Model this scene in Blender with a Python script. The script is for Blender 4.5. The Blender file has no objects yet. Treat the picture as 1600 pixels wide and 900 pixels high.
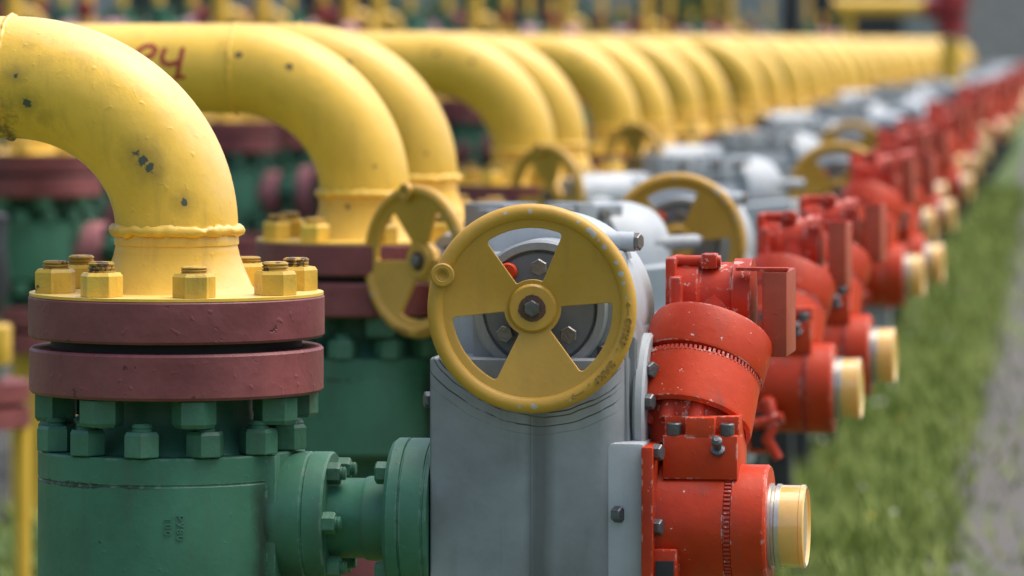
import bpy, bmesh, math, random
from math import sin, cos, pi, radians, sqrt
from mathutils import Vector, Matrix, noise
random.seed(7)
S = bpy.context.scene
COL = S.collection
H = 1.70                      # eye height above the ground

# ------------------------------------------------------------------ camera, light, exposure
cam = bpy.data.cameras.new('camera'); co = bpy.data.objects.new('camera', cam); COL.objects.link(co)
co.location = (0, 0, H); co.rotation_euler = (pi/2, 0, 0)
cam.sensor_width = 36; cam.lens = 168.75; cam.shift_y = -385/1600
cam.clip_start = 0.1; cam.clip_end = 900
cam.dof.use_dof = True; cam.dof.focus_distance = 7.28; cam.dof.aperture_fstop = 4.5; cam.dof.aperture_blades = 9
S.camera = co
SUN_EL, SUN_AZ = 66, 75       # azimuth: degrees from +Y towards +X (light comes from there)
w = bpy.data.worlds.new('World'); S.world = w; w.use_nodes = True
nt = w.node_tree; bg = nt.nodes['Background']
sky = nt.nodes.new('ShaderNodeTexSky'); sky.sky_type = 'NISHITA'; sky.sun_disc = False
sky.sun_elevation = radians(SUN_EL); sky.sun_rotation = radians(SUN_AZ)
sky.air_density = 1.0; sky.dust_density = 6.0; sky.ozone_density = 1.0
nt.links.new(sky.outputs[0], bg.inputs[0]); bg.inputs[1].default_value = 0.14
sl = bpy.data.lights.new('sun', 'SUN'); so = bpy.data.objects.new('sun', sl); COL.objects.link(so)
sl.energy = 1.05; sl.angle = radians(65); sl.color = (1, .985, .965)
d = Vector((sin(radians(SUN_AZ))*cos(radians(SUN_EL)), cos(radians(SUN_AZ))*cos(radians(SUN_EL)), sin(radians(SUN_EL))))
so.rotation_euler = d.to_track_quat('Z', 'Y').to_euler()
vs = S.view_settings; vs.view_transform = 'Standard'; vs.look = 'None'; vs.exposure = .98; vs.gamma = 1; vs.use_curve_mapping = False
S.cycles.max_bounces = 6; S.cycles.use_denoising = True

# ------------------------------------------------------------------ materials
def N(nt, t, **kw):
    n = nt.nodes.new(t)
    for k, v in kw.items():
        if k in n.inputs: n.inputs[k].default_value = v
        else: setattr(n, k, v)
    return n
def mixc(nt, fac, a, b, mode='MIX'):
    m = nt.nodes.new('ShaderNodeMix'); m.data_type = 'RGBA'; m.blend_type = mode; m.clamp_factor = True
    for i, v in ((0, fac), (6, a), (7, b)):
        if isinstance(v, bpy.types.NodeSocket): nt.links.new(v, m.inputs[i])
        else: m.inputs[i].default_value = v if i == 0 else (*v, 1)
    return m.outputs[2]
def ramp(nt, src, lo, hi):
    m = nt.nodes.new('ShaderNodeMapRange'); m.clamp = True
    nt.links.new(src, m.inputs[0]); m.inputs[1].default_value = lo; m.inputs[2].default_value = hi
    return m.outputs[0]
def math_(nt, op, a, b=0.0):
    m = nt.nodes.new('ShaderNodeMath'); m.operation = op
    for i, v in enumerate((a, b)):
        if isinstance(v, bpy.types.NodeSocket): nt.links.new(v, m.inputs[i])
        else: m.inputs[i].default_value = v
    return m.outputs[0]
def paint(name, col, rough=.42, var=.14, light=None, chip=None, chip_at=.70, chip_scale=28, dirt=.25, bump=.25, bscale=45, metallic=0, marks=(), mark_col=(.05,.05,.045), spec=.4, wear_and_highlight=0, extra=None, rnd=False, halo=0, edge=None, edge_at=.58):
    m = bpy.data.materials.new(name); m.use_nodes = True; nt = m.node_tree
    b = nt.nodes['Principled BSDF']; b.inputs['Metallic'].default_value = metallic
    b.inputs['Specular IOR Level'].default_value = spec
    tc = nt.nodes.new('ShaderNodeTexCoord'); P = tc.outputs['Object']
    if rnd:      # every copy gets its own patch of the pattern
        oi = nt.nodes.new('ShaderNodeObjectInfo'); va = nt.nodes.new('ShaderNodeVectorMath'); va.operation = 'ADD'
        nt.links.new(P, va.inputs[0]); nt.links.new(math_(nt, 'MULTIPLY', oi.outputs['Random'], 37.0), va.inputs[1]); P = va.outputs[0]
    def noise_(scale, detail=4, rough=.55, vec=P):
        n = N(nt, 'ShaderNodeTexNoise', Scale=scale, Detail=detail, Roughness=rough); nt.links.new(vec, n.inputs['Vector']); return n.outputs[0]
    dark = tuple(c*(1-var*1.6) for c in col); lite = light or tuple(min(1, c*(1+var)+.01) for c in col)
    n1 = noise_(5, 5)
    c = mixc(nt, ramp(nt, n1, .32, .68), dark, lite)
    n2 = noise_(38, 4, .7)
    c = mixc(nt, math_(nt, 'MULTIPLY', ramp(nt, n2, .5, .8), .30), c, tuple(x*.72 for x in col))
    if dirt:
        mp = nt.nodes.new('ShaderNodeMapping'); nt.links.new(P, mp.inputs[0]); mp.inputs['Scale'].default_value = (22, 22, 2.2)
        n3 = noise_(1.4, 5, .6, mp.outputs[0])
        c = mixc(nt, math_(nt, 'MULTIPLY', ramp(nt, n3, .54, .78), dirt), c, (.07, .065, .055))
    if wear_and_highlight:  # faded paint plus a sky highlight coloured onto up- and right-facing sides
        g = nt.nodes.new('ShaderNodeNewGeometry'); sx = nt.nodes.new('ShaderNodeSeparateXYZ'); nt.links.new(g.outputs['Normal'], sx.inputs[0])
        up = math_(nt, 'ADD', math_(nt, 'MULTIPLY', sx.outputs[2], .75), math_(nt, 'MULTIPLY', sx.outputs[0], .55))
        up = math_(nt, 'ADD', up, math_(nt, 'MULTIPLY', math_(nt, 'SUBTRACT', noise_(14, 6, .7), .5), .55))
        c = mixc(nt, math_(nt, 'MULTIPLY', ramp(nt, up, .42, .95), wear_and_highlight), c, (.68, .57, .35))
    hchip = None
    if chip:
        n4 = noise_(chip_scale, 3, .75)
        n5 = noise_(chip_scale*.22, 1, .5)
        s = math_(nt, 'ADD', math_(nt, 'MULTIPLY', n4, .72), math_(nt, 'MULTIPLY', n5, .28))
        f = ramp(nt, s, chip_at-.02, chip_at)
        c = mixc(nt, f, c, chip); hchip = f
    if marks:
        nw = N(nt, 'ShaderNodeTexNoise', Scale=55, Detail=4, Roughness=.7); nt.links.new(P, nw.inputs['Vector'])
        tot = None; halo_ = None
        for (mx, my, mz, r) in marks:
            v = nt.nodes.new('ShaderNodeVectorMath'); v.operation = 'DISTANCE'; nt.links.new(P, v.inputs[0]); v.inputs[1].default_value = (mx, my, mz)
            dd = math_(nt, 'ADD', math_(nt, 'DIVIDE', v.outputs['Value'], r), math_(nt, 'MULTIPLY', math_(nt, 'SUBTRACT', nw.outputs[0], .5), 3.4))
            f = ramp(nt, dd, 1.0, .8)
            tot = f if tot is None else math_(nt, 'MAXIMUM', tot, f)
            if halo:
                g_ = ramp(nt, dd, 4.2, .8); halo_ = g_ if halo_ is None else math_(nt, 'MAXIMUM', halo_, g_)
        if halo:
            c = mixc(nt, math_(nt, 'MULTIPLY', halo_, halo), c, (.22, .15, .03))
        c = mixc(nt, tot, c, mark_col)
    if extra: c = extra(nt, P, c)
    if edge:     # paint rubbed through in patches along the sharp edges
        bv = nt.nodes.new('ShaderNodeBevel'); bv.samples = 4; bv.inputs['Radius'].default_value = .005
        ge = nt.nodes.new('ShaderNodeNewGeometry'); dp = nt.nodes.new('ShaderNodeVectorMath'); dp.operation = 'DOT_PRODUCT'
        nt.links.new(bv.outputs[0], dp.inputs[0]); nt.links.new(ge.outputs['Normal'], dp.inputs[1])
        ef = math_(nt, 'MULTIPLY', ramp(nt, dp.outputs['Value'], .992, .95), ramp(nt, noise_(42, 6, .75), edge_at-.03, edge_at+.03))
        c = mixc(nt, ef, c, edge)
    oi2 = nt.nodes.new('ShaderNodeObjectInfo'); hs = nt.nodes.new('ShaderNodeHueSaturation'); nt.links.new(c, hs.inputs['Color'])
    mr = nt.nodes.new('ShaderNodeMapRange'); nt.links.new(oi2.outputs['Random'], mr.inputs[0]); mr.inputs[3].default_value = .93; mr.inputs[4].default_value = 1.07
    nt.links.new(mr.outputs[0], hs.inputs['Value']); c = hs.outputs[0]
    nt.links.new(c, b.inputs['Base Color'])
    r = nt.nodes.new('ShaderNodeMapRange'); nt.links.new(noise_(18, 4), r.inputs[0]); r.inputs[3].default_value = rough-.1; r.inputs[4].default_value = rough+.14
    nt.links.new(r.outputs[0], b.inputs['Roughness'])
    if bump:
        h = math_(nt, 'ADD', noise_(bscale, 3, .5), math_(nt, 'MULTIPLY', noise_(bscale*5, 2), .12))
        h = math_(nt, 'ADD', h, math_(nt, 'MULTIPLY', ramp(nt, noise_(bscale*2.0, 1), .68, .78), .45))
        if hchip is not None: h = math_(nt, 'SUBTRACT', h, math_(nt, 'MULTIPLY', hchip, .6))
        bp = N(nt, 'ShaderNodeBump', Strength=bump, Distance=.004); nt.links.new(h, bp.inputs['Height']); nt.links.new(bp.outputs[0], b.inputs['Normal'])
    return m

YEL = (.73, .455, .05)
def ring_dirt(px, pz, r, amt=1.0):
    def f(nt, P, c):
        # grime gathered in the weld seam at local x = px
        s = nt.nodes.new('ShaderNodeSeparateXYZ'); nt.links.new(P, s.inputs[0])
        dx = math_(nt, 'ABSOLUTE', math_(nt, 'SUBTRACT', s.outputs[0], px))
        n = N(nt, 'ShaderNodeTexNoise', Scale=40, Detail=6, Roughness=.75); nt.links.new(P, n.inputs['Vector'])
        k = math_(nt, 'ADD', math_(nt, 'MULTIPLY', dx, 30), math_(nt, 'MULTIPLY', math_(nt, 'SUBTRACT', .62, n.outputs[0]), 4.5))
        low = ramp(nt, s.outputs[2], pz, pz-.10)
        f1 = math_(nt, 'MULTIPLY', math_(nt, 'MULTIPLY', ramp(nt, k, 1.3, .4), low), amt)
        return mixc(nt, f1, c, (.06, .055, .04))
    return f
# ------------------------------------------------------------------ geometry helpers
def bm_new(): return bmesh.new()
def lathe(bm, prof, M=Matrix(), seg=48, flat=False, a0=0.0):
    rings = []
    for r, z in prof:
        if r < 1e-6: rings.append([bm.verts.new(M @ Vector((0, 0, z)))])
        else: rings.append([bm.verts.new(M @ Vector((r*cos(a0+2*pi*i/seg), r*sin(a0+2*pi*i/seg), z))) for i in range(seg)])
    for A, B in zip(rings, rings[1:]):
        for i in range(seg):
            j = (i+1) % seg
            if len(A) == 1 and len(B) == 1: break
            if len(A) == 1: bm.faces.new((A[0], B[j], B[i]))
            elif len(B) == 1: bm.faces.new((A[i], A[j], B[0]))
            else: bm.faces.new((A[i], A[j], B[j], B[i]))
    return bm
def cyl(bm, r, z0, z1, M=Matrix(), seg=48, ch=.002):
    return lathe(bm, [(0, z0), (r-ch, z0), (r, z0+ch), (r, z1-ch), (r-ch, z1), (0, z1)], M, seg)
def box(bm, x0, x1, y0, y1, z0, z1, ch=.003, M=Matrix(), seg=2):
    t = bmesh.new(); bmesh.ops.create_cube(t, size=1)
    for v in t.verts: v.co = Vector(((x0+x1)/2+v.co.x*(x1-x0), (y0+y1)/2+v.co.y*(y1-y0), (z0+z1)/2+v.co.z*(z1-z0)))
    if ch: bmesh.ops.bevel(t, geom=t.edges[:], offset=ch, segments=seg, profile=.6, affect='EDGES')
    merge(bm, t, M); return bm
def prism(bm, pts, y0, y1, ch=.004, M=Matrix(), seg=3):
    """polygon in x,z extruded along y"""
    t = bmesh.new(); vs_ = [t.verts.new((x, y0, z)) for x, z in pts]; f = t.faces.new(vs_)
    r = bmesh.ops.extrude_face_region(t, geom=[f])
    for v in r['geom']:
        if isinstance(v, bmesh.types.BMVert): v.co.y = y1
    bmesh.ops.recalc_face_normals(t, faces=t.faces[:])
    if ch: bmesh.ops.bevel(t, geom=t.edges[:], offset=ch, segments=seg, profile=.6, affect='EDGES')
    merge(bm, t, M); return bm
def merge(bm, t, M=Matrix()):
    vm = {v: bm.verts.new(M @ v.co) for v in t.verts}
    for f in t.faces: bm.faces.new([vm[v] for v in f.verts])
    t.free()
def sweep(bm, pts, rad, seg=40, closed=False, cap=True, wob=0.0):
    pts = [Vector(p) for p in pts]; n = len(pts); rings = []
    T0 = (pts[1]-pts[0]).normalized()
    ref = Vector((0, 1, 0)) if abs(T0.y) < .9 else Vector((1, 0, 0))
    for i, p in enumerate(pts):
        if closed: T = (pts[(i+1) % n]-pts[i-1]).normalized()
        else: T = (pts[min(i+1, n-1)]-pts[max(i-1, 0)]).normalized()
        A = (ref - T*ref.dot(T)).normalized(); B = T.cross(A); ref = A
        r = rad[i] if isinstance(rad, (list, tuple)) else rad
        ring = []
        for k in range(seg):
            a = 2*pi*k/seg; q = p + (A*cos(a)+B*sin(a))*r
            if wob: q += (q-p).normalized()*noise.noise(q*70)*wob
            ring.append(bm.verts.new(q))
        rings.append(ring)
    m = n if closed else n-1
    for i in range(m):
        A, B = rings[i], rings[(i+1) % n]
        for k in range(seg): j = (k+1) % seg; bm.faces.new((A[k], A[j], B[j], B[k]))
    if cap and not closed:
        bm.faces.new(rings[0][::-1]); bm.faces.new(rings[-1])
    return bm
def LX(x=0, y=0, z=0): return Matrix.Translation((x, y, z)) @ Matrix.Rotation(pi/2, 4, 'Y')      # lathe axis -> +X
def LYn(x=0, y=0, z=0): return Matrix.Translation((x, y, z)) @ Matrix.Rotation(pi/2, 4, 'X')     # lathe axis -> -Y
def T(x=0, y=0, z=0): return Matrix.Translation((x, y, z))
def along(p, a): return Matrix.Translation(p) @ Vector(a).to_track_quat('Z', 'Y').to_matrix().to_4x4()
def mesh_of(name, bm, mat, smooth=32):
    bmesh.ops.recalc_face_normals(bm, faces=bm.faces[:])
    me = bpy.data.meshes.new(name); bm.to_mesh(me); bm.free()
    for m in (mat if isinstance(mat, (list, tuple)) else [mat]): me.materials.append(m)
    if smooth:
        me.shade_smooth(); me.set_sharp_from_angle(angle=radians(smooth))
    return me
def link(name, me, parent=None, loc=None, rot=None, M=None):
    o = bpy.data.objects.new(name, me); COL.objects.link(o)
    if parent: o.parent = parent
    if M is not None: o.matrix_local = M
    if loc is not None: o.location = loc
    if rot is not None: o.rotation_euler = rot
    return o
def obj(name, bm, mat, parent=None, smooth=32, **kw): return link(name, mesh_of(name, bm, mat, smooth), parent, **kw)
def tag(o, label, cat, group=None, kind=None):
    if label: o['label'] = label
    if cat: o['category'] = cat
    if group: o['group'] = group
    if kind: o['kind'] = kind
    return o
def root(name, loc, rz=0): 
    o = bpy.data.objects.new(name, None); COL.objects.link(o); o.location = loc; o.rotation_euler = (0, 0, rz); o.empty_display_size = .1; return o
def copy_tree(o, parent=None):
    c = o.copy(); COL.objects.link(c)
    if parent: c.parent = parent
    for ch in list(o.children): copy_tree(ch, c)
    return c

# the first unit's measured frame: local x, z of what shows at pixel px, py at local depth ly
YAW = radians(-9); X1, Y1 = -.529, 7.5
def at(px, py=0, ly=0.0, X0=X1, Y0=Y1):
    c, s = cos(YAW), -sin(YAW); k = (px-800)/7500
    x = (k*Y0 + k*ly*c - X0 - ly*s)/(c + k*s); Y = Y0 - x*s + ly*c
    return x, H - (py-65)/7500*Y
def ax(px, ly=0): return at(px, 0, ly)[0]
def az(px, py, ly=0): return at(px, py, ly)[1]

# ------------------------------------------------------------------ materials used
def arcs(nt, P, c):
    # rubbed arcs the turning wheel left on the front plate, plus a dark run-off streak down the seam
    s = nt.nodes.new('ShaderNodeSeparateXYZ'); nt.links.new(P, s.inputs[0])
    cx, cz = WC[0], WC[2]
    dx = math_(nt, 'SUBTRACT', s.outputs[0], cx); dz = math_(nt, 'SUBTRACT', s.outputs[2], cz+.03)
    r = math_(nt, 'SQRT', math_(nt, 'ADD', math_(nt, 'MULTIPLY', dx, dx), math_(nt, 'MULTIPLY', dz, dz)))
    n = N(nt, 'ShaderNodeTexNoise', Scale=7, Detail=3); nt.links.new(P, n.inputs['Vector'])
    nf = N(nt, 'ShaderNodeTexNoise', Scale=16, Detail=4, Roughness=.7); nt.links.new(P, nf.inputs['Vector'])
    rr = math_(nt, 'ADD', r, math_(nt, 'MULTIPLY', n.outputs[0], .03))
    wv = math_(nt, 'SINE', math_(nt, 'MULTIPLY', rr, 900)); 
    wv2 = math_(nt, 'SINE', math_(nt, 'MULTIPLY', rr, 371))
    lines = math_(nt, 'MULTIPLY', ramp(nt, wv, .25, .85), ramp(nt, wv2, -.6, .3))
    band = math_(nt, 'MULTIPLY', ramp(nt, r, .160, .170), ramp(nt, r, .232, .212))
    f = math_(nt, 'MULTIPLY', math_(nt, 'MULTIPLY', lines, band), ramp(nt, nf.outputs[0], .38, .56))
    g = nt.nodes.new('ShaderNodeNewGeometry'); 
    f = math_(nt, 'MULTIPLY', f, ramp(nt, s.outputs[1], -.07, -.09))
    c = mixc(nt, math_(nt, 'MULTIPLY', f, 1.0), c, (.02, .02, .02))
    nn = N(nt, 'ShaderNodeTexNoise', Scale=9, Detail=4); nt.links.new(P, nn.inputs['Vector'])
    e = math_(nt, 'ABSOLUTE', math_(nt, 'SUBTRACT', dx, math_(nt, 'MULTIPLY', math_(nt, 'SUBTRACT', nn.outputs[0], .5), .02)))
    st = math_(nt, 'MULTIPLY', ramp(nt, e, .024, .006), ramp(nt, dz, -.17, -.20))
    return mixc(nt, math_(nt, 'MULTIPLY', st, .62), c, (.05, .055, .055))
WXZ = at(826, 480, -.17); WC = (WXZ[0], -.17, WXZ[1])

mk = []
for px, py, r in ((210, 240, .009), (219, 250, .010), (228, 262, .009), (235, 271, .006), (127, 57, .006), (36, 160, .008), (20, 118, .006), (283, 317, .006), (40, 66, .004), (60, 190, .006)):
    x, z = at(px, py, -.09); mk.append((x, -.09, z, r))
M_yel = paint('yellow_paint', YEL, .36, .08, marks=((-.2535, -.092, H+.001, .008), (-.147, -.092, H-.025, .009), (.042, -.09, H-.233, .009), (-.02, -.096, H-.32, .006), (-.62, -.09, H-.06, .008)), mark_col=(.07, .05, .03), chip=(.12, .10, .06), chip_at=.735, dirt=.22, bump=.22, bscale=38, wear_and_highlight=.22)
M_yel1 = paint('yellow_paint_worn', YEL, .36, .08, chip=(.12, .10, .06), chip_at=.73, dirt=.30, bump=.30, bscale=34, wear_and_highlight=.55, marks=mk, halo=.55, mark_col=(.07, .085, .06), extra=ring_dirt(at(14)[0], H-.06, .09))
M_nutyel = paint('yellow_nut_paint', (.62, .40, .05), .33, .2, chip=(.10, .07, .04), chip_at=.66, chip_scale=70, dirt=.4, bump=.25, bscale=120, rnd=True)
M_nutgreen = paint('green_nut_paint', (.042, .15, .088), .42, .2, chip=(.03, .06, .045), chip_at=.68, chip_scale=70, dirt=.5, bump=.25, bscale=100, rnd=True)
M_maroon = paint('maroon_paint', (.185, .042, .046), .48, .22, light=(.25, .072, .072), chip=(.09, .02, .02), chip_at=.66, dirt=.2, bump=.45, bscale=30)
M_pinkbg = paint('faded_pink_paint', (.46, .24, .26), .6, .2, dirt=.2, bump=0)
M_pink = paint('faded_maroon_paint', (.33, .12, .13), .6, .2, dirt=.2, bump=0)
def seam_grime(nt, P, c):
    s_ = nt.nodes.new('ShaderNodeSeparateXYZ'); nt.links.new(P, s_.inputs[0])
    n = N(nt, 'ShaderNodeTexNoise', Scale=9, Detail=6, Roughness=.75); nt.links.new(P, n.inputs['Vector'])
    dz = math_(nt, 'ABSOLUTE', math_(nt, 'SUBTRACT', s_.outputs[2], H-.6785))
    k = math_(nt, 'SUBTRACT', math_(nt, 'MULTIPLY', ramp(nt, n.outputs[0], .40, .66), .0075), dz)
    f = math_(nt, 'MULTIPLY', ramp(nt, k, 0, .0015), ramp(nt, s_.outputs[0], .03, -.02))
    c = mixc(nt, math_(nt, 'MULTIPLY', f, .85), c, (.015, .017, .014))
    dx = math_(nt, 'ABSOLUTE', math_(nt, 'SUBTRACT', s_.outputs[0], .158))
    g = math_(nt, 'MULTIPLY', ramp(nt, math_(nt, 'ADD', dx, math_(nt, 'MULTIPLY', math_(nt, 'SUBTRACT', n.outputs[0], .5), .03)), .014, .001), ramp(nt, s_.outputs[2], H-.64, H-.70))
    return mixc(nt, math_(nt, 'MULTIPLY', g, .75), c, (.018, .02, .016))
M_green = paint('green_paint', (.036, .145, .082), .45, .16, light=(.05, .18, .11), chip=(.03, .07, .05), chip_at=.70, dirt=.40, bump=.22, bscale=40, edge=(.10, .20, .15), edge_at=.52, extra=seam_grime)
M_grey = paint('grey_paint', (.225, .25, .262), .38, .2, light=(.28, .32, .34), chip=(.12, .12, .12), chip_at=.72, dirt=.30, bump=.10, bscale=60, extra=arcs, spec=.5)
M_lgrey = paint('light_grey_paint', (.37, .41, .43), .42, .09, chip=(.14, .14, .14), chip_at=.73, dirt=.18, bump=.1, bscale=60)
M_dgrey = paint('dark_grey_metal', (.14, .165, .18), .45, .15, dirt=.3, bump=.1)  # plain darker grey for wheel shaft and bearing cover
M_red = paint('orange_red_paint', (.48, .034, .006), .42, .22, light=(.54, .050, .011), spec=.25, chip=(.60, .42, .38), chip_at=.675, chip_scale=80, edge=(.55, .36, .32), edge_at=.56, dirt=.45, bump=.15, bscale=60)
M_redw = paint('worn_red_paint', (.46, .034, .010), .48, .16, spec=.25, chip=(.52, .30, .26), chip_at=.62, chip_scale=60, edge=(.5, .32, .28), edge_at=.54, dirt=.4, bump=.2, bscale=60)
wm = [(dx_/1000, -.012, dz_/1000, rr) for dx_, dz_, rr in ((3, -150, .006), (-18, -152, .004), (60, -140, .003), (88, 122, .004), (95, 115, .005), (104, 106, .004), (112, 96, .004), (130, 72, .0035), (138, 55, .004), (142, 40, .003), (-140, 58, .003), (-160, -2, .004), (-2, 150, .003), (-40, 148, .003), (128, -88, .003), (146, 18, .003), (72, 134, .003))]
M_wheel = paint('mustard_wheel_paint', (.49, .275, .032), .40, .08, chip=(.42, .42, .40), chip_at=.725, chip_scale=34, marks=wm, mark_col=(.38, .36, .31), dirt=.14, bump=.10, bscale=90)
M_steel = paint('dull_steel', (.17, .165, .155), .4, .35, dirt=.5, bump=.35, bscale=120, metallic=.7, rnd=True)
M_bolt = paint('greyed_bolt', (.12, .13, .14), .38, .3, dirt=.5, bump=.3, bscale=150, metallic=.5)
M_bright = paint('bright_steel', (.48, .46, .40), .30, .1, dirt=.15, bump=.1, bscale=120, metallic=.7)
M_rust = paint('rusty_washer', (.09, .045, .028), .7, .3, dirt=.4, bump=.4, bscale=150)
M_black = paint('black_gap', (.012, .012, .012), .6, .1, dirt=0, bump=0)
M_dark = paint('dark_post_paint', (.022, .027, .032), .5, .2, dirt=.2, bump=0)
M_redtxt = paint('red_lettering_paint', (.34, .035, .02), .5, .15, dirt=.1, bump=.1)
M_amber = paint('amber_plastic', (.72, .45, .12), .16, .06, dirt=.08, bump=.03); M_amber.node_tree.nodes['Principled BSDF'].inputs['Subsurface Weight'].default_value = .25
M_amber.node_tree.nodes['Principled BSDF'].inputs['Coat Weight'].default_value = 1.0
M_cream = paint('cream_plastic', (.74, .64, .42), .28, .05, dirt=.08, bump=.03)
M_concrete = paint('concrete', (.30, .29, .28), .85, .2, dirt=.3, bump=.3, bscale=20)

# ------------------------------------------------------------------ ground
def sheet(name, pts, z, mat, sub=0):
    bm = bm_new(); bm.faces.new([bm.verts.new((x, y, z)) for x, y in pts]); o = obj(name, bm, mat, smooth=0); tag(o, None, None, kind='structure'); return o
gm = bpy.data.materials.new('soil_and_grass'); gm.use_nodes = True; nt = gm.node_tree; b = nt.nodes['Principled BSDF']
tc = nt.nodes.new('ShaderNodeTexCoord')
n1 = N(nt, 'ShaderNodeTexNoise', Scale=1.6, Detail=6, Roughness=.65); nt.links.new(tc.outputs['Object'], n1.inputs['Vector'])
n2 = N(nt, 'ShaderNodeTexNoise', Scale=14, Detail=5, Roughness=.7); nt.links.new(tc.outputs['Object'], n2.inputs['Vector'])
c = mixc(nt, ramp(nt, n1.outputs[0], .35, .65), (.045, .085, .014), (.085, .135, .028)); c = mixc(nt, ramp(nt, n2.outputs[0], .55, .75), c, (.13, .12, .055))
nt.links.new(c, b.inputs['Base Color']); b.inputs['Roughness'].default_value = .95
sheet('ground', [(-400, -20), (400, -20), (400, 700), (-400, 700)], 0, gm)
pm = bpy.data.materials.new('path_slabs'); pm.use_nodes = True; nt = pm.node_tree; b = nt.nodes['Principled BSDF']
tc = nt.nodes.new('ShaderNodeTexCoord')
br = nt.nodes.new('ShaderNodeTexBrick'); nt.links.new(tc.outputs['Object'], br.inputs['Vector'])
br.inputs['Scale'].default_value = 1; br.inputs['Brick Width'].default_value = 1.5; br.inputs['Row Height'].default_value = 1.9; br.inputs['Mortar Size'].default_value = .07; br.inputs['Mortar Smooth'].default_value = .6
br.inputs['Color1'].default_value = (.088, .082, .078, 1); br.inputs['Color2'].default_value = (.07, .066, .063, 1); br.inputs['Mortar'].default_value = (.06, .08, .03, 1); br.offset = 0
n1 = N(nt, 'ShaderNodeTexNoise', Scale=2.2, Detail=6, Roughness=.7); nt.links.new(tc.outputs['Object'], n1.inputs['Vector'])
c = mixc(nt, ramp(nt, n1.outputs[0], .5, .72), br.outputs[0], (.085, .085, .055)); nt.links.new(c, b.inputs['Base Color']); b.inputs['Roughness'].default_value = .9
SL = .112
def pline(Y, off=0): return SL*Y - .40 + off
sheet('path', [(pline(-5), -5), (pline(-5)+1.5, -5), (pline(160)+1.5, 160), (pline(160), 160)], .012, pm)

# ------------------------------------------------------------------ shared meshes
def hexnut(r, h, name, mat, stud=0, sr=0, dome=False, seg=6):
    bm = bm_new()
    lathe(bm, [(0, 0), (r*.96, 0), (r, h*.04), (r, h*.86), (r*.88, h), (0, h)], Matrix(), 6)
    return mesh_of(name, bm, mat, 20)
def studmesh(r, h, name, mat):
    bm = bm_new(); p = [(0, 0), (r, 0)]; n = max(2, int(h/.0045))
    for i in range(n): z = h*(i+.2)/n; p += [(r, z), (r, z+h*.35/n), (r*.88, z+h*.6/n)]
    p += [(r*.88, h*.97), (r*.8, h), (0, h)]
    lathe(bm, p, Matrix(), 20); return mesh_of(name, bm, mat, 40)
ME = {}
ME['ynut'] = hexnut(.033, .038, 'nut', M_nutyel); M_stud = paint('rusty_yellow_thread', (.46, .29, .05), .5, .3, chip=(.08, .05, .03), chip_at=.56, chip_scale=80, dirt=.4, bump=.2, bscale=120, rnd=True)
ME['ystud'] = studmesh(.0205, .014, 'stud', M_stud)
ME['gnut'] = hexnut(.034, .042, 'nut', M_nutgreen)
ME['bnut'] = hexnut(.030, .039, 'nut', M_nutgreen); ME['bstud'] = studmesh(.016, .013, 'stud', M_nutgreen)
ME['xbolt'] = hexnut(.0175, .020, 'bolt', M_nutgreen); ME['xstud'] = studmesh(.0105, .009, 'stud', M_nutgreen)
ME['sbolt'] = hexnut(.0125, .014, 'bolt', M_bolt)
ME['cbolt'] = hexnut(.014, .011, 'bolt', M_steel)

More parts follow.
